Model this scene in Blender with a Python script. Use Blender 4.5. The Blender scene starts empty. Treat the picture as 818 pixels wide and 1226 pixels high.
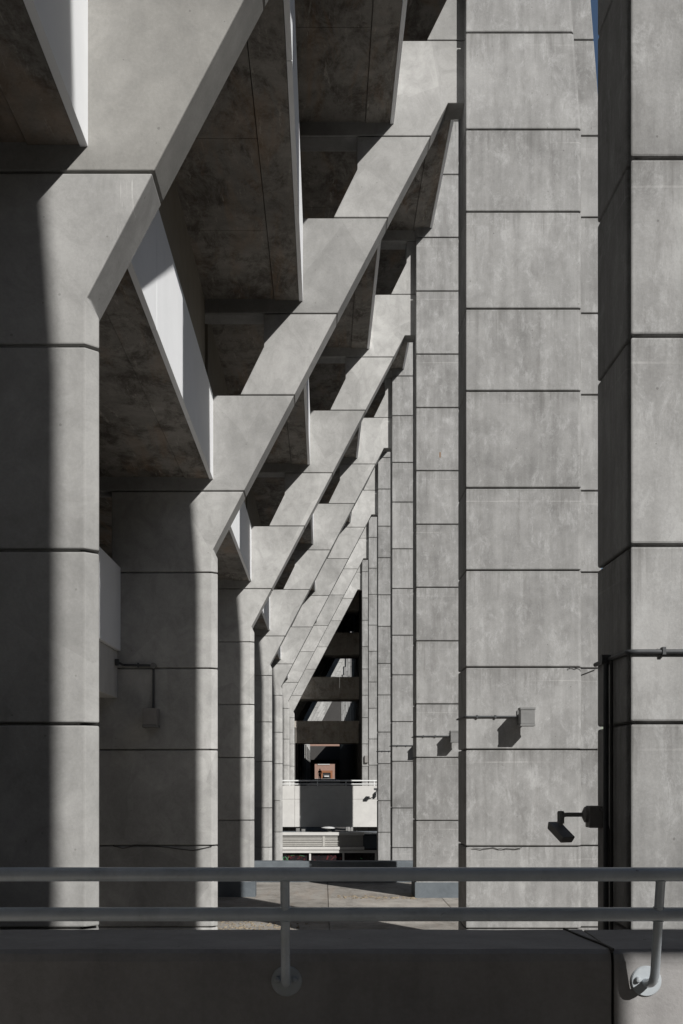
import bpy, bmesh, math, random
from mathutils import Vector
random.seed(7)
C = bpy.context.scene.collection
# ------------------------------------------------------------------ helpers
def link(name, bm, mat, parent=None, smooth=False, bevel=0, recalc=True):
    me = bpy.data.meshes.new(name)
    if recalc: bmesh.ops.recalc_face_normals(bm, faces=bm.faces)
    bm.to_mesh(me); bm.free()
    for m in (mat if isinstance(mat, (list, tuple)) else [mat]): me.materials.append(m)
    if smooth:
        for p in me.polygons: p.use_smooth = True
        me.set_sharp_from_angle(angle=math.radians(38))
    o = bpy.data.objects.new(name, me); C.objects.link(o)
    if parent: o.parent = parent
    if bevel:
        b = o.modifiers.new('Bevel', 'BEVEL'); b.width = bevel; b.segments = 2
        b.limit_method = 'ANGLE'; b.angle_limit = math.radians(35)
    return o
def tag(o, label=None, cat=None, group=None, kind=None):
    if label: o['label'] = label
    if cat: o['category'] = cat
    if group: o['group'] = group
    if kind: o['kind'] = kind
    return o
def empty(name, loc, label, cat, group=None):
    o = bpy.data.objects.new(name, None); C.objects.link(o); o.location = loc
    o.empty_display_size = .2
    return tag(o, label, cat, group)
def rings(bm, rs):
    """rs: list of rings (each a list of xyz); capped tube between them"""
    vs = [[bm.verts.new(p) for p in r] for r in rs]
    n = len(rs[0])
    for a, b in zip(vs, vs[1:]):
        for i in range(n):
            j = (i+1) % n
            bm.faces.new((a[i], a[j], b[j], b[i]))
    bm.faces.new(vs[0]); bm.faces.new(list(reversed(vs[-1])))
def prism(bm, poly, y0, y1):            # polygon in XZ, extruded in Y
    rings(bm, [[(x, y0, z) for x, z in poly], [(x, y1, z) for x, z in poly]])
def loft(bm, pb, pt, z0, z1):           # plan polygons in XY
    rings(bm, [[(x, y, z0) for x, y in pb], [(x, y, z1) for x, y in pt]])
def box(bm, x0, x1, y0, y1, z0, z1):
    rings(bm, [[(x0,y0,z0),(x1,y0,z0),(x1,y1,z0),(x0,y1,z0)], [(x0,y0,z1),(x1,y0,z1),(x1,y1,z1),(x0,y1,z1)]])
def tube(bm, pts, r, seg=16, caps=True):
    pts = [Vector(p) for p in pts]; rs = []
    up = None
    for i, p in enumerate(pts):
        if i == 0: d = pts[1]-p
        elif i == len(pts)-1: d = p-pts[i-1]
        else: d = (pts[i+1]-p).normalized()+(p-pts[i-1]).normalized()
        d.normalize()
        if up is None:
            up = Vector((0,0,1)) if abs(d.z) < .9 else Vector((1,0,0))
        a = d.cross(up).normalized(); b = a.cross(d).normalized(); up = b
        rr = r[i] if isinstance(r, (list, tuple)) else r
        rs.append([tuple(p+a*(rr*math.cos(2*math.pi*k/seg))+b*(rr*math.sin(2*math.pi*k/seg))) for k in range(seg)])
    rings(bm, rs)
def arc(p0, p1, p2, n=6):               # quadratic curve
    p0, p1, p2 = map(Vector, (p0, p1, p2))
    return [tuple(p0*(1-t)**2+p1*2*t*(1-t)+p2*t*t) for t in [i/n for i in range(n+1)]]
def copy_tree(o, parent=None):
    c = o.copy(); C.objects.link(c); c.parent = parent
    for ch in list(o.children): copy_tree(ch, c)
    return c
# ------------------------------------------------------------------ materials
class NT:
    def __init__(s, name):
        s.m = bpy.data.materials.new(name); s.m.use_nodes = True
        s.t = s.m.node_tree; s.n = s.t.nodes; s.l = s.t.links
        s.b = s.n['Principled BSDF']
    def new(s, t, **k):
        n = s.n.new(t)
        for a, v in k.items(): setattr(n, a, v)
        return n
    def math(s, op, a, b=None, c=None, clamp=False):
        n = s.new('ShaderNodeMath', operation=op, use_clamp=clamp)
        for i, v in enumerate((a, b, c)):
            if v is None: continue
            if hasattr(v, 'type'): s.l.new(v, n.inputs[i])
            else: n.inputs[i].default_value = v
        return n.outputs[0]
    def pos(s, sc=(1,1,1)):
        g = s.new('ShaderNodeNewGeometry'); v = s.new('ShaderNodeVectorMath', operation='MULTIPLY')
        s.l.new(g.outputs['Position'], v.inputs[0]); v.inputs[1].default_value = sc
        return v.outputs[0]
    def noise(s, vec, scale, detail=4, rough=.55, dist=0):
        n = s.new('ShaderNodeTexNoise'); s.l.new(vec, n.inputs['Vector'])
        n.inputs['Scale'].default_value = scale; n.inputs['Detail'].default_value = detail
        n.inputs['Roughness'].default_value = rough; n.inputs['Distortion'].default_value = dist
        return n.outputs['Fac']
    def ramp(s, fac, a, b, lo=0, hi=1):
        n = s.new('ShaderNodeMapRange'); s.l.new(fac, n.inputs[0])
        n.inputs[1].default_value = a; n.inputs[2].default_value = b
        n.inputs[3].default_value = lo; n.inputs[4].default_value = hi
        return n.outputs[0]
    def mix(s, fac, a, b, mode='MIX'):
        n = s.new('ShaderNodeMix', data_type='RGBA', blend_type=mode)
        for i, v in ((0, fac), (6, a), (7, b)):
            if hasattr(v, 'type'): s.l.new(v, n.inputs[i])
            elif i == 0: n.inputs[0].default_value = v
            else: n.inputs[i].default_value = (*v, 1)
        return n.outputs[2]
def concrete(name, light, dark, streak=.5, spots=.5, shard=0, island=.12, blotch=.5, lines=0, rough=.85, bump=.25, mould=0, drip=False):
    s = NT(name)
    P = s.pos(); 
    big = s.ramp(s.noise(P, .75, 6, .62, .6), .3, .7)
    mid = s.ramp(s.noise(P, 4.5, 6, .65, .3), .3, .7)
    st = s.ramp(s.noise(s.pos((5, 5, .35)), 1.3, 5, .6), .35, .72)
    fine = s.noise(P, 55, 3, .7)
    f = s.math('ADD', s.math('MULTIPLY', big, .45*blotch*1.3), s.math('MULTIPLY', mid, .28))
    f = s.math('ADD', f, s.math('MULTIPLY', st, .42*streak))
    f = s.math('ADD', f, s.math('MULTIPLY', s.math('SUBTRACT', fine, .5), .5))
    g = s.new('ShaderNodeNewGeometry')
    f = s.math('ADD', f, s.math('MULTIPLY', s.math('SUBTRACT', g.outputs['Random Per Island'], .5), island*3), clamp=True)
    col = s.mix(f, light, dark)
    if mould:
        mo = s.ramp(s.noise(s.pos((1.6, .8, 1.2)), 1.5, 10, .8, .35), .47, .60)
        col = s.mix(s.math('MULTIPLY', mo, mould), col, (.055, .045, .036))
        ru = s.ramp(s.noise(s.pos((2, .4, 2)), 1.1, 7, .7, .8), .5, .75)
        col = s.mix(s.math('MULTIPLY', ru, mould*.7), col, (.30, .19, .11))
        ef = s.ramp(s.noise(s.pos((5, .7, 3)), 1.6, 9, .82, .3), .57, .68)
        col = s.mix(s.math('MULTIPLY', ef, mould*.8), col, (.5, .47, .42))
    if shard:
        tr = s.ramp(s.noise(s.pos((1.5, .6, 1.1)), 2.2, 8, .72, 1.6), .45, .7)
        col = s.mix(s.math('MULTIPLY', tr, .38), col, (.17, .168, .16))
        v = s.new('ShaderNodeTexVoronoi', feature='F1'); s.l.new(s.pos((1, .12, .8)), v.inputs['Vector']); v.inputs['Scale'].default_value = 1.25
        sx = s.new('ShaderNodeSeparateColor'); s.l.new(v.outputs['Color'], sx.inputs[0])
        k = s.ramp(sx.outputs[0], .0, 1, 1-shard, 1+shard)  # hard-edged tone patches painted to stand in for light reflected onto the struts
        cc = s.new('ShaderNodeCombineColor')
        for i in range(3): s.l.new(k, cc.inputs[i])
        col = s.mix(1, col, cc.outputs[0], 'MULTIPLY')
    # air holes
    if spots:
        v = s.new('ShaderNodeTexVoronoi', feature='F1'); s.l.new(P, v.inputs['Vector']); v.inputs['Scale'].default_value = 9
        sx = s.new('ShaderNodeSeparateColor'); s.l.new(v.outputs['Color'], sx.inputs[0])
        h = s.math('MULTIPLY', s.math('LESS_THAN', v.outputs['Distance'], s.ramp(sx.outputs[0], .45, 1, 0, .10)), spots)
        col = s.mix(h, col, (.1, .095, .09))
    sep = s.new('ShaderNodeSeparateXYZ'); s.l.new(P, sep.inputs[0])
    if lines:   # faint lift lines left by the formwork, just under each joint
        zz = s.math('FRACT', s.math('DIVIDE', s.math('ADD', sep.outputs[2], 20*2.57-.33), 2.57))
        wob = s.math('MULTIPLY', s.math('SUBTRACT', s.noise(P, 1.5, 2), .5), .004)
        zz = s.math('ADD', zz, wob)
        for c0 in (.93, .385):
            ln = s.math('LESS_THAN', s.math('ABSOLUTE', s.math('SUBTRACT', zz, c0)), .0028)
            col = s.mix(s.math('MULTIPLY', s.math('MULTIPLY', ln, s.ramp(s.noise(P, .9, 3), .45, .65)), lines*.35), col, (.5, .49, .475))
        u = zz
        d1 = s.math('SUBTRACT', .459, u); d2 = s.math('SUBTRACT', 1.0, u)
        d = s.math('ADD', s.math('MULTIPLY', s.math('GREATER_THAN', d1, 0), d1), s.math('MULTIPLY', s.math('LESS_THAN', d1, 0), d2))
        run = s.ramp(s.noise(s.pos((14, 14, .5)), 1.0, 4, .7), .45, .75)
        ln_ = s.ramp(run, 0, 1, .02, .33)
        fall = s.math('SUBTRACT', 1.0, s.math('DIVIDE', d, ln_), clamp=True)
        col = s.mix(s.math('MULTIPLY', s.math('MULTIPLY', fall, run), .75*lines), col, (.10, .096, .09))
        dust = s.math('MULTIPLY', s.ramp(d, 0, .02, 1, 0), s.ramp(s.noise(P, 6, 5, .7), .35, .6))
        col = s.mix(s.math('MULTIPLY', dust, .5), col, (.12, .115, .108))
        # pale cement bloom in irregular patches
        bl = s.ramp(s.noise(s.pos((1.6, 1.6, .9)), 3.2, 10, .84, .35), .51, .64)
        col = s.mix(s.math('MULTIPLY', bl, lines*.45), col, (.46, .46, .455))
        dk = s.ramp(s.noise(s.pos((2.2, 2.2, .6)), 1.9, 9, .8, .3), .53, .72)
        col = s.mix(s.math('MULTIPLY', dk, lines*.6), col, (.13, .125, .118))
    if drip:    # white lime drips on the nearest frame, under its strut joint
        xm = s.noise(s.pos((42, 0, 1.6)), 1.0, 4, .65)
        a = s.ramp(xm, .57, .66)
        rx = s.math('LESS_THAN', s.math('ABSOLUTE', s.math('SUBTRACT', sep.outputs[0], -1.31)), .09)
        ry = s.math('LESS_THAN', s.math('ABSOLUTE', s.math('SUBTRACT', sep.outputs[1], 7.95)), .1)
        rz = s.math('MULTIPLY', s.math('GREATER_THAN', sep.outputs[2], s.math('ADD', 2.95, s.math('MULTIPLY', s.noise(s.pos((30,0,0)), 1.0, 2), 1.3))), s.math('LESS_THAN', sep.outputs[2], 4.05))
        m_ = s.math('MULTIPLY', s.math('MULTIPLY', a, rx), s.math('MULTIPLY', ry, rz))
        col = s.mix(s.math('MULTIPLY', m_, s.ramp(mid, 0, 1, .5, .95)), col, (.7, .69, .67))
    s.l.new(col, s.b.inputs['Base Color'])
    s.b.inputs['Roughness'].default_value = rough
    s.b.inputs['Specular IOR Level'].default_value = .25
    bp = s.new('ShaderNodeBump'); bp.inputs['Strength'].default_value = bump; bp.inputs['Distance'].default_value = .01
    hh = s.math('ADD', s.math('MULTIPLY', fine, .5), s.math('MULTIPLY', s.noise(P, 12, 5, .6), .6))
    s.l.new(hh, bp.inputs['Height']); s.l.new(bp.outputs[0], s.b.inputs['Normal'])
    return s.m
def paint(name, c1, c2, rough=.5, scale=6, spec=.4, metal=0, bump=.05, stretch=(1,1,1), wear=0):
    s = NT(name); P = s.pos(stretch)
    f = s.ramp(s.noise(P, scale, 7, .65, .4), .3, .72)
    pc = s.mix(f, c1, c2)
    if wear:
        w = s.ramp(s.noise(P, 14, 8, .8, .8), .64, .67)
        pc = s.mix(s.math('MULTIPLY', w, wear), pc, (.10, .065, .045))
        w2 = s.ramp(s.noise(P, 3.5, 8, .75), .5, .75)
        pc = s.mix(s.math('MULTIPLY', w2, wear*.6), pc, (.18, .18, .175))
    s.l.new(pc, s.b.inputs['Base Color'])
    s.b.inputs['Roughness'].default_value = rough; s.b.inputs['Metallic'].default_value = metal
    s.b.inputs['Specular IOR Level'].default_value = spec
    bp = s.new('ShaderNodeBump'); bp.inputs['Strength'].default_value = bump; bp.inputs['Distance'].default_value = .003
    s.l.new(s.noise(s.pos(), 90, 3, .6), bp.inputs['Height']); s.l.new(bp.outputs[0], s.b.inputs['Normal'])
    return s.m
M = {}
M['pier'] = concrete('pier_concrete', (.35,.347,.339), (.16,.158,.153), streak=.8, blotch=1.0, lines=.9, spots=.6, island=.1)
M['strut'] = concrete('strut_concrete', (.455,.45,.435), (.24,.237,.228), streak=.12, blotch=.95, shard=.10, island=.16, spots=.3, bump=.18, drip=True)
M['strut_darkest'] = concrete('darkest_strut_concrete', (.315,.308,.290), (.165,.161,.150), streak=.15, blotch=1.0, shard=.06, island=.1, spots=.5, bump=.25, drip=True)
M['strut_darker'] = concrete('darker_strut_concrete', (.385,.38,.368), (.205,.203,.196), streak=.15, blotch=1.0, shard=.08, island=.2, spots=.4, bump=.2, drip=True)
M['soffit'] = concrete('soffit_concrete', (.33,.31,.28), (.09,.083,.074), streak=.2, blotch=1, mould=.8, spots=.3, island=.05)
M['white'] = paint('white_fascia_paint', (.86,.87,.88), (.80,.81,.82), rough=.6, scale=1.5, stretch=(1,1,1))
M['edge'] = concrete('edge_concrete', (.46,.43,.385), (.25,.23,.20), streak=.6, mould=.45, island=.1)
M['tan'] = paint('tan_render', (.26,.235,.19), (.21,.187,.15), rough=.8, scale=3)
M['rail'] = paint('grey_rail_paint', (.55,.60,.64), (.44,.485,.52), rough=.27, scale=9, spec=.7, bump=.12, wear=.7)
M['flange'] = paint('grey_flange_paint', (.40,.43,.45), (.31,.335,.355), rough=.45, scale=20)
M['parapet'] = concrete('parapet_concrete', (.35,.34,.335), (.19,.184,.18), streak=.7, blotch=1, spots=.7, island=0, bump=.3)
M['deck'] = concrete('deck_concrete', (.40,.375,.34), (.20,.185,.165), streak=0, blotch=1, mould=.35, spots=.8, island=.2, bump=.35)
M['membrane'] = paint('grey_membrane_paint', (.125,.142,.156), (.075,.087,.097), rough=.7, scale=3)
M['steel'] = paint('galvanised_grey', (.19,.19,.185), (.14,.14,.137), rough=.6, scale=10, spec=.3)
M['darksteel'] = paint('dark_lamp_paint', (.25,.24,.23), (.19,.18,.17), rough=.55, scale=8)
M['pipe'] = paint('conduit_paint', (.06,.063,.066), (.035,.037,.04), rough=.5, scale=8)
M['pale_pipe'] = paint('pale_pipe_paint', (.72,.73,.72), (.62,.62,.61), rough=.5)
M['black'] = paint('black_rubber', (.02,.02,.02), (.035,.033,.03), rough=.7)
M['white_panel'] = paint('white_panel_paint', (.56,.55,.525), (.47,.46,.44), rough=.7, scale=2.5)
M['louvre'] = paint('louvre_paint', (.42,.41,.38), (.34,.33,.31), rough=.6)
M['glass'] = paint('dark_shop_glass', (.012,.014,.016), (.03,.02,.02), rough=.08, spec=.6)
M['red'] = paint('dull_red_film', (.10,.012,.015), (.03,.008,.01), rough=.5, scale=5)
M['green'] = paint('green_film', (.05,.22,.09), (.03,.13,.06), rough=.5)
M['dark_wall'] = concrete('sky_block_concrete', (.06,.057,.054), (.035,.033,.032), streak=.5, island=.1)
M['ground'] = concrete('ground_asphalt', (.12,.115,.11), (.06,.058,.055), streak=0, blotch=1, island=0)
M['cloth'] = paint('dark_cloth', (.02,.021,.026), (.03,.03,.035), rough=.9)
M['skin'] = paint('skin', (.35,.22,.16), (.3,.18,.13), rough=.6)
M['hair'] = paint('hair', (.02,.014,.01), (.03,.02,.014), rough=.7)
M['rust'] = paint('rust_stain', (.25,.10,.045), (.18,.08,.04), rough=.9)
M['rust_spot'] = paint('rust_spot', (.24,.16,.10), (.2,.14,.1), rough=.9)
M['patch'] = concrete('repair_mortar', (.30,.298,.288), (.2,.198,.19), streak=.3, spots=.4, island=.3)
M['leaf'] = paint('dry_litter', (.38,.33,.25), (.18,.13,.08), rough=.9, scale=25)
def brick_mat():
    s = NT('far_brick'); b = s.new('ShaderNodeTexBrick')
    mp = s.new('ShaderNodeMapping'); s.l.new(s.pos(), mp.inputs[0]); mp.inputs['Rotation'].default_value = (math.radians(90), 0, 0)
    s.l.new(mp.outputs[0], b.inputs['Vector']); b.inputs['Scale'].default_value = 2
    b.inputs['Color1'].default_value = (.26,.14,.10,1); b.inputs['Color2'].default_value = (.21,.12,.09,1); b.inputs['Mortar'].default_value = (.25,.21,.18,1)
    s.l.new(b.outputs[0], s.b.inputs['Base Color']); s.b.inputs['Roughness'].default_value = .9
    return s.m
M['brick'] = brick_mat()
# ------------------------------------------------------------------ the concrete frames
S = 9.0
def FY(n): return S*(n-.138)
J = [-5.6, -3.63, -2.24, -1.06, .33, 1.51, 2.90, 4.08, 5.47, 6.65, 8.04, 9.22, 10.61, 11.79, 13.18]
z = 13.18; k = 0
while z < 27: z += 1.18 if k % 2 == 0 else 1.39; J.append(round(z, 2)); k += 1
G = .0105
def R(z): return -1.62+(z-3.2)/1.90
def R_inv(x): return 3.2+(x+1.62)*1.90
SF, SB = .18, .62                       # front and back of the strut, behind the pier face
def taper(z): return 0 if z < 9.22 else -.077*(z-9.22)
def pier_plan(z, d=0):
    t = taper(z)
    return [(2.04+d, d), (3.665+t-d, d), (3.70+t-d, .035+d), (3.70+t-d, .80), (3.54+t-d, .95-d), (2.04+d, .95-d), (2.04+d, .12), (2.10+d, .12), (2.10+d, .03+d), (2.04+d, .03+d)]
def wing_plan(z, d=0):
    t = taper(z)
    return [(3.69+t+d, .17+d), (4.02+t-d, .17+d), (4.02+t-d, .36-d), (3.69+t+d, .60-d)]
def ring_panel(bm, front, mid, back):
    rings(bm, [[(x, SF, z) for x, z in front], [(x, SF+.085, z) for x, z in mid], [(x, SB, z) for x, z in back]])
def make_frame(n, label):
    f = empty('concrete_support', (0, FY(n), 0), label, 'concrete support', 'concrete frames receding in a row')
    bm = bmesh.new()
    for a, b in zip(J, J[1:]):
        loft(bm, pier_plan(a+G), pier_plan(b-G), a+G, b-G)
        loft(bm, pier_plan(a, .035)[:6], pier_plan(b, .035)[:6], a, b)
    link('pier', bm, M['pier'], f, bevel=.017)
    bm = bmesh.new()
    for a, b in zip(J, J[1:]):
        loft(bm, wing_plan(a+G), wing_plan(b-G), a+G, b-G)
        loft(bm, wing_plan(a, .035), wing_plan(b, .035), a, b)
    link('pier_wing', bm, M['pier'], f, bevel=.01)
    # the upright pillar
    bm = bmesh.new(); XL = -3.07
    for a, b in zip(J, J[1:]):
        if b > 4.2: break
        XL = -3.07 if a > 2.5 else -3.5
        if b < 3.5:
            fr = [(XL, a+G), (-1.62, a+G), (-1.62, b-G), (XL, b-G)]
            mi = [(XL, a+G), (-1.54, a+G), (-1.54, b-G), (XL, b-G)]
            ba = [(XL, a+G), (-1.62, a+G), (-1.62, b-G), (XL, b-G)]
            co = [(XL+.035, a), (-1.66, a), (-1.66, b), (XL+.035, b)]
        else:
            t = b-G
            fr = [(XL, a+G), (-1.62, a+G), (-1.62, 3.2), (-1.60, R_inv(-1.60)), (R(t), t), (XL, t)]
            mi = [(XL, a+G), (-1.54, a+G), (-1.54, 3.11), (-1.60, R_inv(-1.60)), (R(t), t), (XL, t)]
            ba = [(XL, a+G), (-1.62, a+G), (-1.62, 3.2), (-1.60, R_inv(-1.60)), (R(t), t), (XL, t)]
            co = [(XL+.035, a), (-1.66, a), (-1.66, 3.2), (R(b)-.06, b), (XL+.035, b)]
        ring_panel(bm, fr, mi, ba); prism(bm, co, SF+.035, SB-.035)
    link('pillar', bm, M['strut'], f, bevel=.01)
    # the inclined strut with the beam ends at every floor
    bm = bmesh.new(); XF = -6.0; XT = 2.07
    def add(poly, core):
        prism(bm, poly, SF, SB); prism(bm, core, SF+.035, SB-.035)
    NZ = 9.70
    for a, b in zip(J, J[1:]):
        if a < 4.0 or b > 24: continue
        i = J.index(a)
        solid = (i-J.index(4.08)) % 2 == 0
        a1, b1 = a+.008, b-.008
        def right(d, lo, hi):
            """right-hand boundary from bottom to top"""
            if hi <= NZ: return [(R(lo)-d, lo), (R(hi)-d, hi)]
            if lo < NZ: return [(R(lo)-d, lo), (R(NZ)-d, NZ+d), (XT-d, NZ+d), (XT-d, hi)]
            return [(XT, lo), (XT, hi)]
        if solid:
            add([(XF, a1)]+right(0, a1, b1)+[(XF, b1)], [(XF+.1, a)]+right(.05, a, b)+[(XF+.1, b)])
        else:
            if R(a)-.8 > 1.9: continue
            x0 = R(a)-.80
            xm = min(x0+.36, 1.95)
            add(right(0, a1, b1)+[(xm, b1), (xm, a+.70), (x0+.02, a1)], right(.05, a, b)+[(xm+.04, b), (xm+.04, a+.70), (x0+.06, a)])
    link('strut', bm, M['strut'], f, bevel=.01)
    return f
frame_labels = {
 0: 'concrete frame standing just behind the viewpoint, off the picture',
 -1: 'concrete frame one bay behind the viewpoint, off the picture', -2: 'concrete frame two bays behind the viewpoint, off the picture',
 1: 'nearest concrete frame, its half-shaded pillar filling the left edge and its pier the right edge',
 2: 'second concrete frame from the viewer, tall pier with wall lamp and shaded pillar with conduit',
 3: 'third concrete frame from the viewer, its pier standing on the open deck',
 4: 'fourth concrete frame from the viewer, narrow pale pier just left of the third pier',
 5: 'fifth concrete frame from the viewer, the last one in front of the white parapet',
 6: 'sixth concrete frame from the viewer, rising just behind the white parapet',
 7: 'seventh concrete frame, whose strut and pier edge the black triangular opening',
 8: 'shaded concrete frame at the back of the dark bridges inside the black opening',
 9: 'last shaded concrete frame before the sunlit court beyond the bridges',
 10: 'first sunlit frame glimpsed beyond the dark bridges',
 11: 'second sunlit frame glimpsed beyond the dark bridges',
 12: 'third sunlit frame glimpsed beyond the dark bridges',
 13: 'fourth sunlit frame glimpsed beyond the dark bridges',
 14: 'fifth sunlit frame glimpsed beyond the dark bridges',
 15: 'farthest sunlit frame, in front of the dark end block'}
F = {}
F[0] = make_frame(0, frame_labels[0])
for n in [-2, -1]+list(range(1, 16)):
    F[n] = copy_tree(F[0]); F[n].location = (0, FY(n), 0); F[n]['label'] = frame_labels[n]
for n, nm, mk in ((1, 'strut', 'strut_darkest'), (1, 'pillar', 'strut_darker'), (2, 'strut', 'strut_darker')):   # the two nearest frames get darker concrete
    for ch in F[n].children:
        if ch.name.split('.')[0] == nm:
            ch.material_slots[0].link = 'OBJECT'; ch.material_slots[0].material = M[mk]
for n in (1, 2, 3):     # painted waterproof upstand at the feet standing on the deck
    for bx in ((-3.1, -1.515, SF-.03, SB+.03, -2.77, -2.42), (2.01, 3.73, -.03, .98, -2.77, -2.42), (3.735, 4.02, .14, .5, -2.77, -2.42)):
        bm = bmesh.new(); box(bm, *bx); link('base_flashing', bm, M['membrane'], F[n], bevel=.01)
# unseen beam added behind the viewpoint to keep sun off the rails
bm = bmesh.new(); box(bm, 3.95, 7.2, -.05, .5, 3.075, 4.9); link('shade_beam', bm, M['pier'], F[0])
# repair patches and rust on individual piers
def patch(n, x0, x1, z0, z1, y=0, mat='patch', name='repair_patch'):
    bm = bmesh.new(); box(bm, x0, x1, y-.003, y+.01, z0, z1); link(name, bm, M[mat], F[n])
patch(3, 2.55, 2.585, 6.94, 7.06, mat='rust_spot', name='rust_stain')
# ------------------------------------------------------------------ terraced floors between the frames
LEV = [(4.25, 5.47, -1.60), (6.83, 8.02, -.30), (9.40, 10.6, 1.02), (12.0, 13.15, 2.40), (14.6, 15.7, 2.40), (17.2, 18.3, 2.40)]
def make_bay(label):
    y0, y1 = -S+SB-.02, SF+.004
    f = empty('terrace_block', (0, 0, 0), label, 'terrace block', 'terraced floors between the concrete frames')
    for i, (a, b, x) in enumerate(LEV):
        bm = bmesh.new(); nseg = 4
        for k in range(nseg):           # soffit cast in strips with thin joints
            ya = y0+(y1-y0)*k/nseg; yb = y0+(y1-y0)*(k+1)/nseg
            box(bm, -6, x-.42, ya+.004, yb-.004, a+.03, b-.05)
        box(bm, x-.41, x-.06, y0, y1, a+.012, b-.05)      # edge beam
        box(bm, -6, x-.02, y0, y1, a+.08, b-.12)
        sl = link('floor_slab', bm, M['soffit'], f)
        bm = bmesh.new(); nb = 3
        for k in range(nb):
            ya = y0+(y1-y0)*k/nb; yb = y0+(y1-y0)*(k+1)/nb
            box(bm, x-.055, x, ya+(.004 if k else 0), yb-(.004 if k < nb-1 else 0), a, b)
        link('fascia', bm, M['white'], sl, bevel=.004)
        if i < len(LEV)-1:
            bm = bmesh.new(); box(bm, x-.30, x-.12, y0, y1, b-.06, LEV[i+1][0]+.06)
            link('wall', bm, M['tan'] if i < 3 else M['dark_wall'], f)
    # low balcony beside the pillars
    bm = bmesh.new(); box(bm, -3.3, -2.94, y0, y1-.004, 1.76, 2.97); sl = link('balcony_parapet', bm, M['white'], f, bevel=.01)
    bm = bmesh.new(); box(bm, -3.6, -2.985, y0, y1-.004, 1.08, 1.757); link('edge_beam', bm, M['white_panel'], f, bevel=.01)
    bm = bmesh.new(); box(bm, -4.7, -4.5, -S, 0, -5.5, 4.3); box(bm, -6.2, -5.9, -S, 0, -5.5, 20); link('inner_wall', bm, M['dark_wall'], f)
    return f
bay_labels = {-1: 'terrace block a whole bay behind the viewpoint, off the picture', 0: 'terrace block directly behind the viewpoint, off the picture', 1: 'terrace block with white edged floor slab hanging over the top left corner',
 2: 'terrace block of floor slabs with white fascias between the nearest and second frames',
 3: 'terrace block of floor slabs between the second and third frames',
 4: 'terrace block of floor slabs between the third and fourth frames',
 5: 'terrace block of floor slabs between the fourth and fifth frames',
 6: 'terrace block of floor slabs between the fifth and sixth frames',
 7: 'terrace block of floor slabs between the sixth and seventh frames',
 8: 'shaded terrace block just behind the frame of the black opening',
 9: 'shaded terrace block beyond the dark bridges'}
b0 = make_bay('')
for n in [1, -1, 0]+list(range(2, 10)):
    b = b0 if n == 1 else copy_tree(b0)
    b.location = (0, FY(n), 0); b['label'] = bay_labels[n]
# ------------------------------------------------------------------ the dark part behind frame seven
def single(name, boxes, mat, label=None, cat=None, group=None, kind=None, bevel=0):
    bm = bmesh.new()
    for b in boxes: box(bm, *b)
    o = link(name, bm, M[mat], bevel=bevel)
    return tag(o, label, cat, group, kind)
Y7 = FY(7)
pier_wall = []
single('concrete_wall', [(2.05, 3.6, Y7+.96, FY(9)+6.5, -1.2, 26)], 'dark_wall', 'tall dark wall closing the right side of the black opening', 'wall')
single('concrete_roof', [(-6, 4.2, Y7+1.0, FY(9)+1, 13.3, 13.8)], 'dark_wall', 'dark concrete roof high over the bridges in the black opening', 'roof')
bz = [(1.70, 2.97, 'lowest'), (4.25, 5.50, 'second lowest'), (6.83, 8.05, 'third lowest'), (9.40, 10.6, 'topmost')]
for a, b, w in bz:
    f = empty('bridge', (0, Y7+5.5, a), f'{w} of the brown concrete bridges crossing the black triangular opening', 'bridge', 'bridges stacked in the black opening')
    bm = bmesh.new(); box(bm, -4.4, .92, 0, .2, 0, b-a); box(bm, .93, 2.045, 0, .2, 0, b-a); link('parapet', bm, M['edge'], f)
    bm = bmesh.new(); box(bm, -4.4, 2.045, .19, 2.9, .0, .3); link('deck_slab', bm, M['edge'], f)
single('passage_floor', [(-4, 4.5, 48.6, 232, -1.5, -1.2)], 'edge', kind='structure')
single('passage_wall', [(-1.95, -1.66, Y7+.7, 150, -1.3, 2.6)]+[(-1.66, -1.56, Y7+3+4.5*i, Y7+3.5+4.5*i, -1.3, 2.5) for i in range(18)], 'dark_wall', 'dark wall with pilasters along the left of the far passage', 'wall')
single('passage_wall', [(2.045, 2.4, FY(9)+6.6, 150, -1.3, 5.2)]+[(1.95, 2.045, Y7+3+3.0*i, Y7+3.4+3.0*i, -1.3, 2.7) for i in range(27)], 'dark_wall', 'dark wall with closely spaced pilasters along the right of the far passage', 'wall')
# far end block
f = empty('end_block', (0, 146, -1.2), 'dark concrete block closing the far end of the passage, its doorway framing a figure', 'building')
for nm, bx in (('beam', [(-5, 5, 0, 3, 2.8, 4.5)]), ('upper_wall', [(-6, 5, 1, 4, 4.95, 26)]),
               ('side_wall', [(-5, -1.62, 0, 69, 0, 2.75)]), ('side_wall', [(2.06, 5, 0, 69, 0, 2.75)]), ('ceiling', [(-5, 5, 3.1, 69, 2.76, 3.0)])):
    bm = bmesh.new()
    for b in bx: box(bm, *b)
    link(nm, bm, M['dark_wall'], f)
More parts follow.
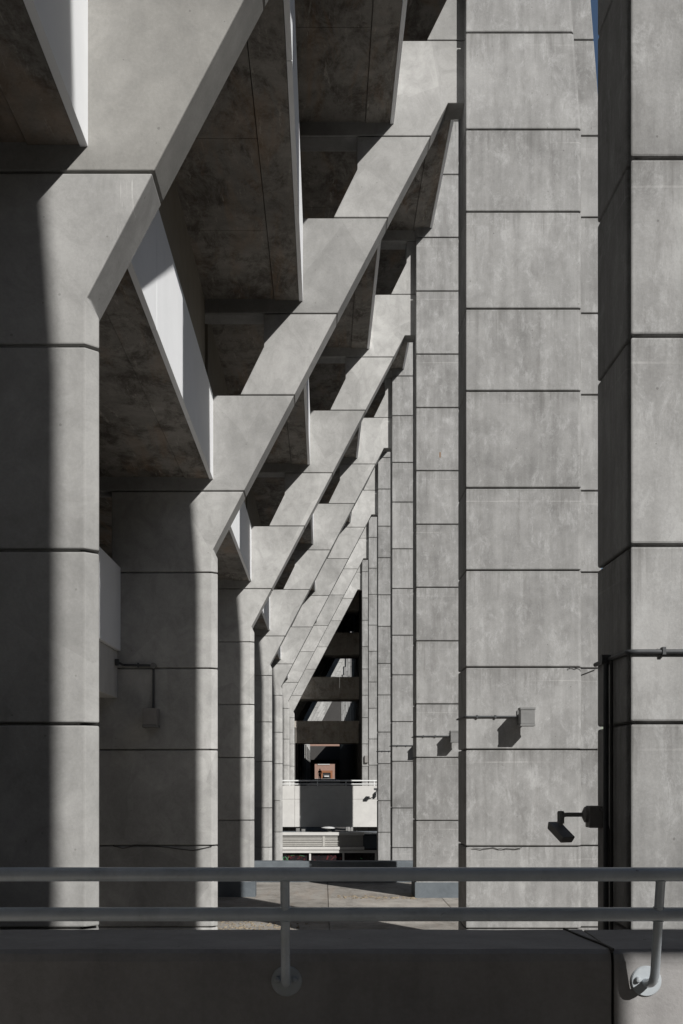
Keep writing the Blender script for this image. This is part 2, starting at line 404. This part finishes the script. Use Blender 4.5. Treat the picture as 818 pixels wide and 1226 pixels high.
# far brick building
f = empty('brick_building', (0, 300, -5), 'orange brick building seen in daylight through the far end of the passage', 'building')
bm = bmesh.new(); box(bm, -30, 30, 0, 12, 0, 15); link('wall', bm, M['brick'], f)
bm = bmesh.new(); box(bm, -.7, 2.3, -.4, 0, 4.95, 5.5); box(bm, -.7, -.2, -.4, 0, 2.5, 4.95); box(bm, 1.8, 2.3, -.4, 0, 2.5, 4.95); link('doorcase', bm, M['rust'], f)
bm = bmesh.new(); box(bm, -.2, 1.8, -.1, 0, 2.5, 4.95); link('doorway', bm, M['black'], f)
bm = bmesh.new(); box(bm, .2, 1.4, -1.3, -.12, 3.9, 4.2); link('canopy', bm, M['white_panel'], f)
bm = bmesh.new(); box(bm, -1.5, 1.6, -.2, 0, 7.0, 7.4); link('sign_band', bm, M['white_panel'], f)
# ------------------------------------------------------------------ ground and decks
def structure(name, boxes, mat): return single(name, boxes, mat, kind='structure')
bm = bmesh.new(); box(bm, -900, 900, -600, 1500, -6.2, -5.3); tag(link('ground', bm, M['ground']), kind='structure')
bm = bmesh.new()                                   # deck slabs with joints
xs = [-4.5, -2.6, .1, 2.6, 5.4, 9]; ys = [4.0, 8.4, 12.9, 17.4, 21.4, 25.6, 29.4]
for i in range(len(xs)-1):
    for j in range(len(ys)-1):
        box(bm, xs[i]+.008, xs[i+1]-.008, ys[j]+.008, ys[j+1]-.008, -2.9, -2.76)
box(bm, -4.5, 9, 4, 29.4, -3.2, -2.785)
tag(link('roof_deck', bm, M['deck']), kind='structure')
structure('viewing_deck', [(-8, 8, -9, 3.72, -2.0, -1.6)], 'deck')
single('low_kerb', [(-4.4, 9, 29.41, 29.75, -3.4, -2.235)], 'membrane', 'low blue-grey kerb crossing the deck behind the third pier', 'kerb', bevel=.02)
single('sky_block_mass', [(36, 60, -70, 90, -5.3, 24)], 'dark_wall', 'long dark mass added on the right to cut low sky light, off the picture', 'building')  # unseen mass added to cut low sky light from the right
single('sky_block_wall', [(-12, 3.2, -6.6, -6.2, -2, 22)], 'dark_wall', 'dark wall added behind the viewpoint to block sky light, off the picture', 'wall')  # unseen wall added to deepen the shade on faces turned to the viewer
# litter on the deck
bm = bmesh.new()
for i in range(260):
    x = random.uniform(-1.9, -.5)+random.gauss(0,.15); y = random.uniform(20.3, 22.0)+random.gauss(0,.2); s = random.uniform(.008, .03)
    p = [(x+s*math.cos(a+random.uniform(-.4,.4))*random.uniform(.6,1.2), y+s*math.sin(a)*random.uniform(.6,1.2), -2.757) for a in (0, 1.3, 2.5, 3.8, 5.1)]
    rings(bm, [p, [(q[0], q[1], q[2]+s*.5) for q in p]])
for i in range(90):
    x = random.uniform(.3, 2.0); y = 25.9+random.gauss(0,.18)+(x-.3)*-.1; s = random.uniform(.012, .05)
    p = [(x+s*math.cos(a)*random.uniform(.6,1.4), y+s*math.sin(a)*random.uniform(.6,1.4), -2.757) for a in (0, 1.3, 2.5, 3.8, 5.1)]
    rings(bm, [p, [(q[0], q[1], q[2]+s*.25) for q in p]])
tag(link('leaf_litter', bm, M['leaf']), 'dry leaf litter and grit scattered on the deck', 'litter', kind='stuff')
# ------------------------------------------------------------------ white parapet, railing and kiosk below
YP = 48.36
f = empty('white_parapet', (0, YP, -2.25), 'white panelled parapet with a broad square shadow in front of the dark passage', 'parapet')
bm = bmesh.new()
for x0, x1 in ((-3.4, -1.2), (-1.19, .915), (.925, 3.6)):
    box(bm, x0, x1, 0, .25, 0, 1.14); box(bm, x0, x1, 0, .25, 1.15, 1.70)
box(bm, -3.4, 3.6, .02, .24, 0, 1.69)
link('panel', bm, M['white_panel'], f, bevel=.004)
bm = bmesh.new()
tube(bm, [(-3.3, .1, 1.91), (3.5, .1, 1.91)], .028, 8); tube(bm, [(-3.3, .1, 1.77), (3.5, .1, 1.77)], .022, 8)
link('handrail', bm, M['pale_pipe'], f, smooth=True)
for x in (-2.6, -1.4, -.25, .93, 2.1, 3.2):
    bm = bmesh.new(); tube(bm, [(x, .1, 1.6), (x, .1, 1.9)], .018, 8); link('post', bm, M['pale_pipe'], f)
f = empty('floodlight', (2.16, YP-.05, -.9), 'small dark floodlight on a bracket at the right end of the white parapet', 'lamp')
bm = bmesh.new(); box(bm, -.04, .02, -.1, .06, -.1, .1); link('mount', bm, M['pipe'], f)
bm = bmesh.new(); tube(bm, [(0, -.1, 0), (0, -.35, .1), (0, -.5, .22)], .02, 8); link('arm', bm, M['pipe'], f)
bm = bmesh.new(); box(bm, -.1, .06, -.62, -.42, .18, .26); link('lamp_head', bm, M['pipe'], f)
YK = 46.0
f = empty('kiosk', (0, YK, -5.3), 'low kiosk with pale louvred front and dark shop windows under the white parapet', 'kiosk')
def part(nm, bx, mat, par, bevel=0):
    bm = bmesh.new()
    for b in bx: box(bm, *b)
    return link(nm, bm, M[mat], par, bevel=bevel)
part('roof', [(-3.4, 3.6, .1, 2.3, 2.6, 2.88)], 'membrane', f)
part('roof_edge', [(-3.4, 1.6, -.05, .1, 2.83, 2.95)], 'white_panel', f)
part('body', [(-3.4, 3.6, .25, 2.3, 0, 2.6)], 'dark_wall', f)
part('louvre', [(-3.4+0, 1.56, .02, .08, 2.42+.068*i, 2.42+.068*i+.045) for i in range(6)]+[(-3.4, 1.56, .09, .14, 2.4, 2.83), (-.02-.02, .05, .0, .05, 2.4, 2.83)], 'louvre', f)
part('side_louvre', [(1.57, 3.6, .1, .14, 2.3, 2.83)]+[(1.6, 3.6, .06, .1, 2.32+.07*i, 2.36+.07*i) for i in range(7)], 'membrane', f)
part('sill', [(-3.4, 1.6, -.1, .15, 2.27, 2.38), (-3.4, 3.6, -.06, .15, 2.14, 2.24)], 'white_panel', f)
for x in (-3.1, -1.83, -.53, .78, 2.06, 3.3): part('window_post', [(x-.035, x+.035, -.02, .08, 0, 2.14)], 'white_panel', f)
g = part('shop_window', [(-3.4, 3.6, .1, .13, 0, 2.14)], 'glass', f)
random.seed(3)
bm = bmesh.new()
for cx, w in ((-1.1, .5), (.15, .55)):
    for i in range(9):
        x = cx+random.uniform(-w, w); a = random.uniform(.3, 2.8); l = random.uniform(.1, .3); zc = random.uniform(1.75, 2.08)
        dx, dz = math.cos(a)*l/2, math.sin(a)*l/2; 
        rings(bm, [[(x-dx-.03, .094, zc-dz), (x-dx+.03, .094, zc-dz), (x+dx+.03, .094, min(zc+dz,2.12)), (x+dx-.03, .094, min(zc+dz,2.12))], [(x-dx-.03, .099, zc-dz), (x-dx+.03, .099, zc-dz), (x+dx+.03, .099, min(zc+dz,2.12)), (x+dx-.03, .099, min(zc+dz,2.12))]])
link('red_marking', bm, M['red'], g)
bm = bmesh.new()
for cx in (-1.62, -1.44):                           # the two green crosses on the glass
    for sgn in (-1, 1):
        tube(bm, [(cx-.07*sgn, .09, 1.80), (cx+.07*sgn, .09, 1.98)], .014, 6)
tube(bm, [(-1.3, .09, 2.02), (-1.05, .09, 2.05), (-.75, .09, 2.0)], .009, 6); tube(bm, [(1.45, .09, 1.93), (1.53, .09, 1.9)], .02, 6)
link('green_marking', bm, M['green'], g)
f = empty('roof_vent', (.22, 46.4, -2.42), 'pale mushroom vent on the kiosk roof under the white parapet', 'vent')
def lathe(bm, prof, seg=20):
    rings(bm, [[(r*math.cos(2*math.pi*k/seg), r*math.sin(2*math.pi*k/seg), z) for k in range(seg)] for r, z in prof])
bm = bmesh.new(); lathe(bm, [(.13, 0), (.13, .06), (.09, .08), (.09, .2)]); link('neck', bm, M['steel'], f, smooth=True)
bm = bmesh.new(); lathe(bm, [(.1, .19), (.30, .21), (.31, .235), (.2, .26), (.05, .27)]); link('cap', bm, M['pale_pipe'], f, smooth=True)
for k, (x, hh) in enumerate(((-1.1, .2), (-.88, .17))):
    single('roof_box', [(x, x+.15, 46.45, 46.65, -2.42, -2.42+hh)], 'steel', ['pale box on the kiosk roof, the left of the two', 'pale box on the kiosk roof, the right of the two'][k], 'box', 'two small boxes on the kiosk roof', bevel=.01)
# ------------------------------------------------------------------ foreground parapet and railing
f = empty('concrete_parapet', (0, 3.735, -1.58), 'shaded concrete parapet across the bottom, cracked at its vertical joint', 'parapet')
def parapet_part(x0, x1, par):
    bm = bmesh.new()
    prof = [(0, -1.0), (0, .985), (.012, 1.012), (.45, 1.02), (.45, -1.2), (0, -1.2)]
    prof = [(0, -1.2), (0, .975), (.008, 1.0), (.028, 1.012), (.43, 1.02), (.45, 1.0), (.45, -1.2)]
    n = max(2, int((x1-x0)/.15)); rs = []
    for i in range(n+1):
        x = x0+(x1-x0)*i/n
        rs.append([(x, y+random.uniform(-.0012,.0012), z+random.uniform(-.0015,.0015)) for y, z in prof])
    rings(bm, rs)
    return link('wall_section', bm, M['parapet'], par)
random.seed(5)
parapet_part(-8, .919, f); parapet_part(.929, 8, f)
bm = bmesh.new(); box(bm, .917, .931, .02, .44, -1.2, 1.0); 
link('joint_seal', bm, M['black'], f)
# the crack beside the joint: a thin ragged filled groove standing 1 mm proud
pts = [(.945, .70), (.925, .685), (.918, .66), (.922, .62), (.912, .575), (.905, .52), (.909, .47), (.903, .40), (.908, .3)]
bm = bmesh.new()
rs = []
for i, (x, z_) in enumerate(pts):
    w = random.uniform(.0022, .0048)
    x -= .04; rs.append([(x-w, -.0025, z_), (x+w, -.0025, z_), (x+w, .006, z_), (x-w, .006, z_)])
rings(bm, rs); link('crack', bm, M['black'], f)
bm = bmesh.new(); rs = []
for x, y, w in ((.967, .0, .004), (.963, .06, .003), (.95, .14, .0045), (.93, .23, .003), (.915, .33, .0035), (.90, .44, .003)):
    x -= .042; rs.append([(x-w, y, 1.008+.025*y), (x+w, y, 1.008+.025*y), (x+w, y, 1.018+.018*y), (x-w, y, 1.018+.018*y)])
rings(bm, rs); link('crack', bm, M['black'], f)
f = empty('railing', (0, 3.57, -1.6), 'blue-grey two-pipe railing with round wall flanges along the foreground parapet', 'railing')
zt, zb = 1.6-.311, 1.6-.436
def rail(z_, y, split):
    bm = bmesh.new()
    tube(bm, [(-6, y, z_), (split-.0015, y, z_)], .0217, 28); tube(bm, [(split-.003, y, z_), (split+.003, y, z_)], .0205, 28); tube(bm, [(split+.0015, y, z_), (6, y, z_)], .0217, 28)
    link('pipe', bm, M['rail'], f, smooth=True)
rail(zt, 0, -.337); rail(zb, .025, -.337)
zf = 1.6-.666
for i in range(-4, 6):
    x = -.118+1.148*i
    if i == -4: continue
    bm = bmesh.new()
    tube(bm, [(x, 0, zt-.01), (x, .025, zb), (x, .06, zf+.055)]+arc((x, .06, zf+.055), (x, .066, zf), (x, .16, zf-.004), 6)[1:], .0145, 20)
    p = link('post', bm, M['rail'], f, smooth=True)
    bm = bmesh.new(); seg = 36
    def ring_y(r, y): return [(x+r*math.cos(2*math.pi*k/seg), y, zf+r*math.sin(2*math.pi*k/seg)) for k in range(seg)]
    rings(bm, [ring_y(.049, .169), ring_y(.049, .162), ring_y(.046, .158), ring_y(.001, .157)])
    fl = link('flange', bm, M['flange'], p)
    for sx in (-1, 1):
        bm = bmesh.new(); bx = x+sx*.028
        rr = lambda r, y: [(bx+r*math.cos(2*math.pi*k/12), y, zf+.006+r*math.sin(2*math.pi*k/12)) for k in range(12)]
        rings(bm, [rr(.010, .16), rr(.010, .15), rr(.007, .144), rr(.001, .142)]); link('bolt', bm, M['flange'], fl, smooth=True)
    for k, (zz, yy) in enumerate(((zt-.0205, .002), (zb+.0215, .022), (zb-.0215, .029))):
        bm = bmesh.new(); tube(bm, [(x, yy, zz-.003), (x, yy, zz), (x, yy, zz+.003)], [.0155, .0178, .0155], 18); link('weld', bm, M['rail'], p, smooth=True)
# ------------------------------------------------------------------ lamps and conduits on piers and pillar
lampl = {1: None, 2: 'grey box lamp casting a slanted shadow on the second pier', 3: 'grey box lamp on the third pier, half hidden by the second pier',
         4: 'grey box lamp on the fourth pier', 5: 'grey box lamp on the fifth pier'}
pipel = {1: 'dark conduit crossing the nearest pier and running down its shaded side', 2: 'thin conduit leading to the box lamp on the second pier',
         3: 'thin conduit leading to the box lamp on the third pier', 4: 'thin conduit on the fourth pier', 5: 'thin conduit on the fifth pier'}
def make_lamp(x, y, z_, label, mirror=1):
    f = empty('wall_lamp', (x, y, z_), label, 'wall lamp', 'box lamps on the piers')
    bm = bmesh.new(); box(bm, -.1, .1, -.39, -.2, -.10, .10); link('body', bm, M['steel'], f, bevel=.006)
    bm = bmesh.new(); box(bm, -.108, .108, -.4, -.19, .10, .132); box(bm, -.105, .105, -.395, -.195, -.13, -.10); link('cap', bm, M['steel'], f, bevel=.004)
    bm = bmesh.new(); box(bm, -.05, .05, -.2, -.02, -.05, .08); box(bm, -.085, .085, -.02, 0, -.1, .11); link('bracket', bm, M['steel'], f)
    return f
for n in (2, 3, 4, 5): make_lamp(2.86, FY(n)-.002, .78, lampl[n])
for n in (1, 2, 3, 4, 5):
    y = FY(n); bm = bmesh.new(); r = .014 if n > 1 else .016
    xe = 2.76 if n > 1 else 3.6
    zz = .80
    tube(bm, [(2.02, y+.93, zz-.0), (2.02, y+.06, zz)]+arc((2.02, y+.04, zz), (2.02, y-.02, zz), (2.08, y-.02, zz))+[(xe, y-.02, zz)], r, 10)
    o = link('conduit', bm, M['pipe'], smooth=True); tag(o, pipel[n], 'conduit', 'conduits on the piers')
    if n > 1:
        bm = bmesh.new(); 
        for xc in (2.2, 2.46): box(bm, xc-.012, xc+.012, y-.038, y, zz-.022, zz+.022)
        link('clip', bm, M['pipe'], o)
    else:
        bm = bmesh.new(); tube(bm, [(2.0, y+.52, zz+.01), (2.0, y+.52, -2.6)], .02, 12); link('downpipe', bm, M['pipe'], o, smooth=True)
        bm = bmesh.new(); tube(bm, [(2.015, y+.42, zz-.02), (2.015, y+.42, -2.6)], .012, 10); link('cable', bm, M['black'], o, smooth=True)
        bm = bmesh.new()
        for k in range(14):
            pass
        rings(bm, [[(1.965, y+.52+.035*math.cos(a*math.pi/8), zz+.035*math.sin(a*math.pi/8)) for a in range(16)], [(2.03, y+.52+.035*math.cos(a*math.pi/8), zz+.035*math.sin(a*math.pi/8)) for a in range(16)]])
        link('junction_cap', bm, M['pipe'], o)
        bm = bmesh.new(); box(bm, 2.24, 2.262, y-.042, y, zz-.02, zz+.03); link('clip', bm, M['pipe'], o)
# floodlight on the nearest pier
y1_ = FY(1)+.84
f = empty('floodlight', (2.04, y1_, -.32), 'dark floodlight on a short arm sticking out of the nearest pier', 'lamp')
bm = bmesh.new(); box(bm, -.10, 0, -.07, .07, -.085, .075); link('junction_box', bm, M['darksteel'], f, bevel=.008)
bm = bmesh.new(); rs = []
for xx, r in ((-.095, .058), (-.12, .058), (-.135, .03)): rs.append([(xx, r*math.cos(a*math.pi/8), .01+r*math.sin(a*math.pi/8)) for a in range(16)])
rings(bm, rs); link('collar', bm, M['darksteel'], f)
bm = bmesh.new(); tube(bm, [(-.12, 0, .01), (-.25, 0, .01)]+arc((-.25, 0, .01), (-.292, 0, .012), (-.295, 0, -.04), 5)+[(-.295, 0, -.075)], .016, 12); link('arm', bm, M['darksteel'], f, smooth=True)
bm = bmesh.new(); lathe(bm, [(.026, -.07), (.026, .012), (.02, .022), (.001, .024)], 14); bmesh.ops.translate(bm, verts=bm.verts, vec=(-.295, 0, .015)); link('knuckle', bm, M['darksteel'], f, smooth=True)
bm = bmesh.new()
rings(bm, [[(-.05,-.105,-.03),(.05,-.105,-.03),(.05,.09,-.03),(-.05,.09,-.03)], [(-.055,-.115,.026),(.055,-.115,.026),(.055,.1,.026),(-.055,.1,.026)]])
import mathutils
bmesh.ops.transform(bm, matrix=mathutils.Matrix.Translation((-.30, 0, -.115)) @ mathutils.Euler((math.radians(30), math.radians(0), math.radians(24))).to_matrix().to_4x4(), verts=bm.verts)
lh = link('lamp_head', bm, M['darksteel'], f, bevel=.006)
bm = bmesh.new(); tube(bm, [(-.02, -.07, .05), (-.03, -.12, .06), (-.03, -.26, .03), (-.025, -.35, -.1), (-.03, -.36, -.4)], .008, 8); link('cable', bm, M['black'], f, smooth=True)
# conduit, box and junction on the second pillar
yc = FY(2)+SF
o = bpy.data.objects.new('conduit', None); C.objects.link(o); o.location = (0, yc, 0); tag(o, 'dark bent conduit with round junction on the shaded second pillar', 'conduit')
bm = bmesh.new(); tube(bm, [(-2.945, -.22, 1.57), (-2.93, -.12, 1.57), (-2.9, -.03, 1.555), (-2.46, -.03, 1.545), ], .018, 12); link('pipe', bm, M['pipe'], o, smooth=True)
bm = bmesh.new(); tube(bm, [(-2.46, -.03, 1.545), (-2.46, -.03, .92)], .016, 12); link('pipe', bm, M['pipe'], o, smooth=True)
bm = bmesh.new(); rings(bm, [[(-2.46+.042*math.cos(a*math.pi/8), yy, 1.545+.042*math.sin(a*math.pi/8)) for a in range(16)] for yy in (0, -.06)]); link('junction_disc', bm, M['steel'], o)
bm = bmesh.new(); box(bm, -2.975, -2.925, -.26, -.2, 1.53, 1.62); box(bm, -2.69, -2.67, -.055, 0, 1.52, 1.585); link('clip', bm, M['pipe'], o)
f = empty('wall_lamp', (-2.475, yc, .78), 'dark box lamp hanging under a conduit on the shaded second pillar', 'wall lamp')
bm = bmesh.new(); box(bm, -.1, .1, -.3, -.02, -.10, .14); link('body', bm, M['darksteel'], f, bevel=.006)
bm = bmesh.new(); box(bm, -.11, .11, -.31, -.01, -.135, -.10); link('cap', bm, M['steel'], f, bevel=.004)
# small box on pier seven
single('junction_box', [(2.17, 2.36, Y7-.14, Y7, .52, .90)], 'darksteel', 'small brown box on the pier right of the black opening', 'box', bevel=.01)
# loose cables lying in the joints
def cable(pts, label, r=.006):
    bm = bmesh.new(); tube(bm, pts, r, 6); tag(link('loose_cable', bm, M['black'], smooth=True), label, 'cable', 'loose cables stuck in joints')
y2 = FY(2)
cable([(-3.05, yc-.01, -1.06), (-2.9, yc-.03, -1.10), (-2.7, yc-.02, -1.05), (-2.4, yc-.01, -1.07), (-1.9, yc-.02, -1.13), (-1.62, yc-.01, -1.07)], 'thin cable sagging along the low joint of the second pillar')
def squiggle(x0, x1, z0, amp, n, seed):
    rnd = random.Random(seed); return [(x0+(x1-x0)*i/n+rnd.uniform(-.02,.02), y2-.012-rnd.uniform(0,.02), z0+rnd.uniform(-amp, amp)) for i in range(n+1)]
cable(squiggle(2.15, 2.85, -1.085, .013, 13, 1), 'tangled dark cable in the low joint of the second pier, above the railing', .005)
cable(squiggle(3.5, 3.75, 1.5, .015, 7, 2), 'short tangled cable in the joint above the lamp of the second pier', .006)
cable([(3.72, y2+.15, 1.41), (3.80, y2+.15, 1.44), (3.93, y2+.15, 1.49)], 'short cable slanting on the wing of the second pier', .006)
# ------------------------------------------------------------------ the far figure
def person():
    f = empty('person', (-.50, 159, -1.2), 'person in dark clothes standing in the far passage doorway, seen as a silhouette', 'person')
    J_ = {'pel': (0,0,.95), 'wa': (0,0,1.1), 'ch': (0,0,1.32), 'nk': (0,0,1.47), 'hd': (0,-.02,1.56), 'tp': (0,-.01,1.70),
          'sl': (-.17,0,1.40), 'el': (-.24,.03,1.13), 'wl': (-.24,-.06,.90), 'hl': (-.24,-.08,.80),
          'sr': (.17,0,1.40), 'er': (.26,.03,1.15), 'wr': (.21,-.10,1.0), 'hr': (.18,-.15,.96),
          'tl': (-.09,0,.88), 'kl': (-.11,-.02,.48), 'al': (-.12,.02,.09), 'fl': (-.13,-.14,.035),
          'tr': (.09,0,.88), 'kr': (.12,-.03,.48), 'ar': (.13,.02,.09), 'fr': (.15,-.13,.035)}
    E = [('pel','wa'),('wa','ch'),('ch','nk'),('nk','hd'),('hd','tp'),('ch','sl'),('sl','el'),('el','wl'),('wl','hl'),('ch','sr'),('sr','er'),('er','wr'),('wr','hr'),
         ('pel','tl'),('tl','kl'),('kl','al'),('al','fl'),('pel','tr'),('tr','kr'),('kr','ar'),('ar','fr')]
    Rr = {'pel':.14,'wa':.125,'ch':.15,'nk':.06,'hd':.088,'tp':.07,'sl':.07,'sr':.07,'el':.048,'er':.048,'wl':.033,'wr':.033,'hl':.035,'hr':.035,'tl':.1,'tr':.1,'kl':.065,'kr':.065,'al':.045,'ar':.045,'fl':.04,'fr':.04}
    ks = list(J_); me = bpy.data.meshes.new('body'); me.from_pydata([J_[k] for k in ks], [(ks.index(a), ks.index(b)) for a, b in E], [])
    o = bpy.data.objects.new('body', me); C.objects.link(o); o.parent = f; me.materials.append(M['cloth'])
    m = o.modifiers.new('Skin', 'SKIN')
    for i, k in enumerate(ks):
        me.skin_vertices[0].data[i].radius = (Rr[k], Rr[k]*(.75 if k in ('pel','wa','ch') else 1))
        me.skin_vertices[0].data[i].use_root = k == 'pel'
    s = o.modifiers.new('Sub', 'SUBSURF'); s.levels = 2; s.render_levels = 2
    bm = bmesh.new(); bmesh.ops.create_icosphere(bm, subdivisions=3, radius=.098); bmesh.ops.scale(bm, verts=bm.verts, vec=(.95, 1.02, .9)); bmesh.ops.translate(bm, verts=bm.verts, vec=(0, .015, 1.645))
    link('hair', bm, M['hair'], f, smooth=True)
person()
# ------------------------------------------------------------------ light, sky, camera
sdir = Vector((-.66, 1, -.73)).normalized()       # travel direction of the light
W = bpy.data.worlds.new('World'); bpy.context.scene.world = W; W.use_nodes = True
nt = W.node_tree; bg = nt.nodes['Background']
sky = nt.nodes.new('ShaderNodeTexSky'); sky.sky_type = 'NISHITA'; sky.sun_disc = False
elev = math.asin(-sdir.z); az = math.atan2(-sdir.x, -sdir.y)   # azimuth clockwise from +Y
sky.sun_elevation = elev; sky.sun_rotation = az
sky.dust_density = .6; sky.ozone_density = 1.5
nt.links.new(sky.outputs[0], bg.inputs[0]); bg.inputs[1].default_value = .05
L = bpy.data.lights.new('sun', 'SUN'); L.energy = 5.0; L.angle = math.radians(.53); L.color = (1, .98, .95)
lo = bpy.data.objects.new('sun', L); C.objects.link(lo); lo.rotation_euler = sdir.to_track_quat('-Z', 'Y').to_euler(); lo.location = (20, -20, 30)
cam = bpy.data.cameras.new('camera'); co = bpy.data.objects.new('camera', cam); C.objects.link(co)
co.location = (0, 0, 0); co.rotation_euler = (math.radians(90), 0, 0)
cam.sensor_fit = 'HORIZONTAL'; cam.sensor_width = 36; cam.lens = 36*1400/818
cam.shift_x = (409-387.5)/818; cam.shift_y = (925-613)/818
cam.clip_start = .05; cam.clip_end = 3000
sc = bpy.context.scene; sc.camera = co
sc.view_settings.view_transform = 'Standard'; sc.view_settings.look = 'None'; sc.view_settings.exposure = .1; sc.view_settings.gamma = 1
sc.render.engine = 'CYCLES'
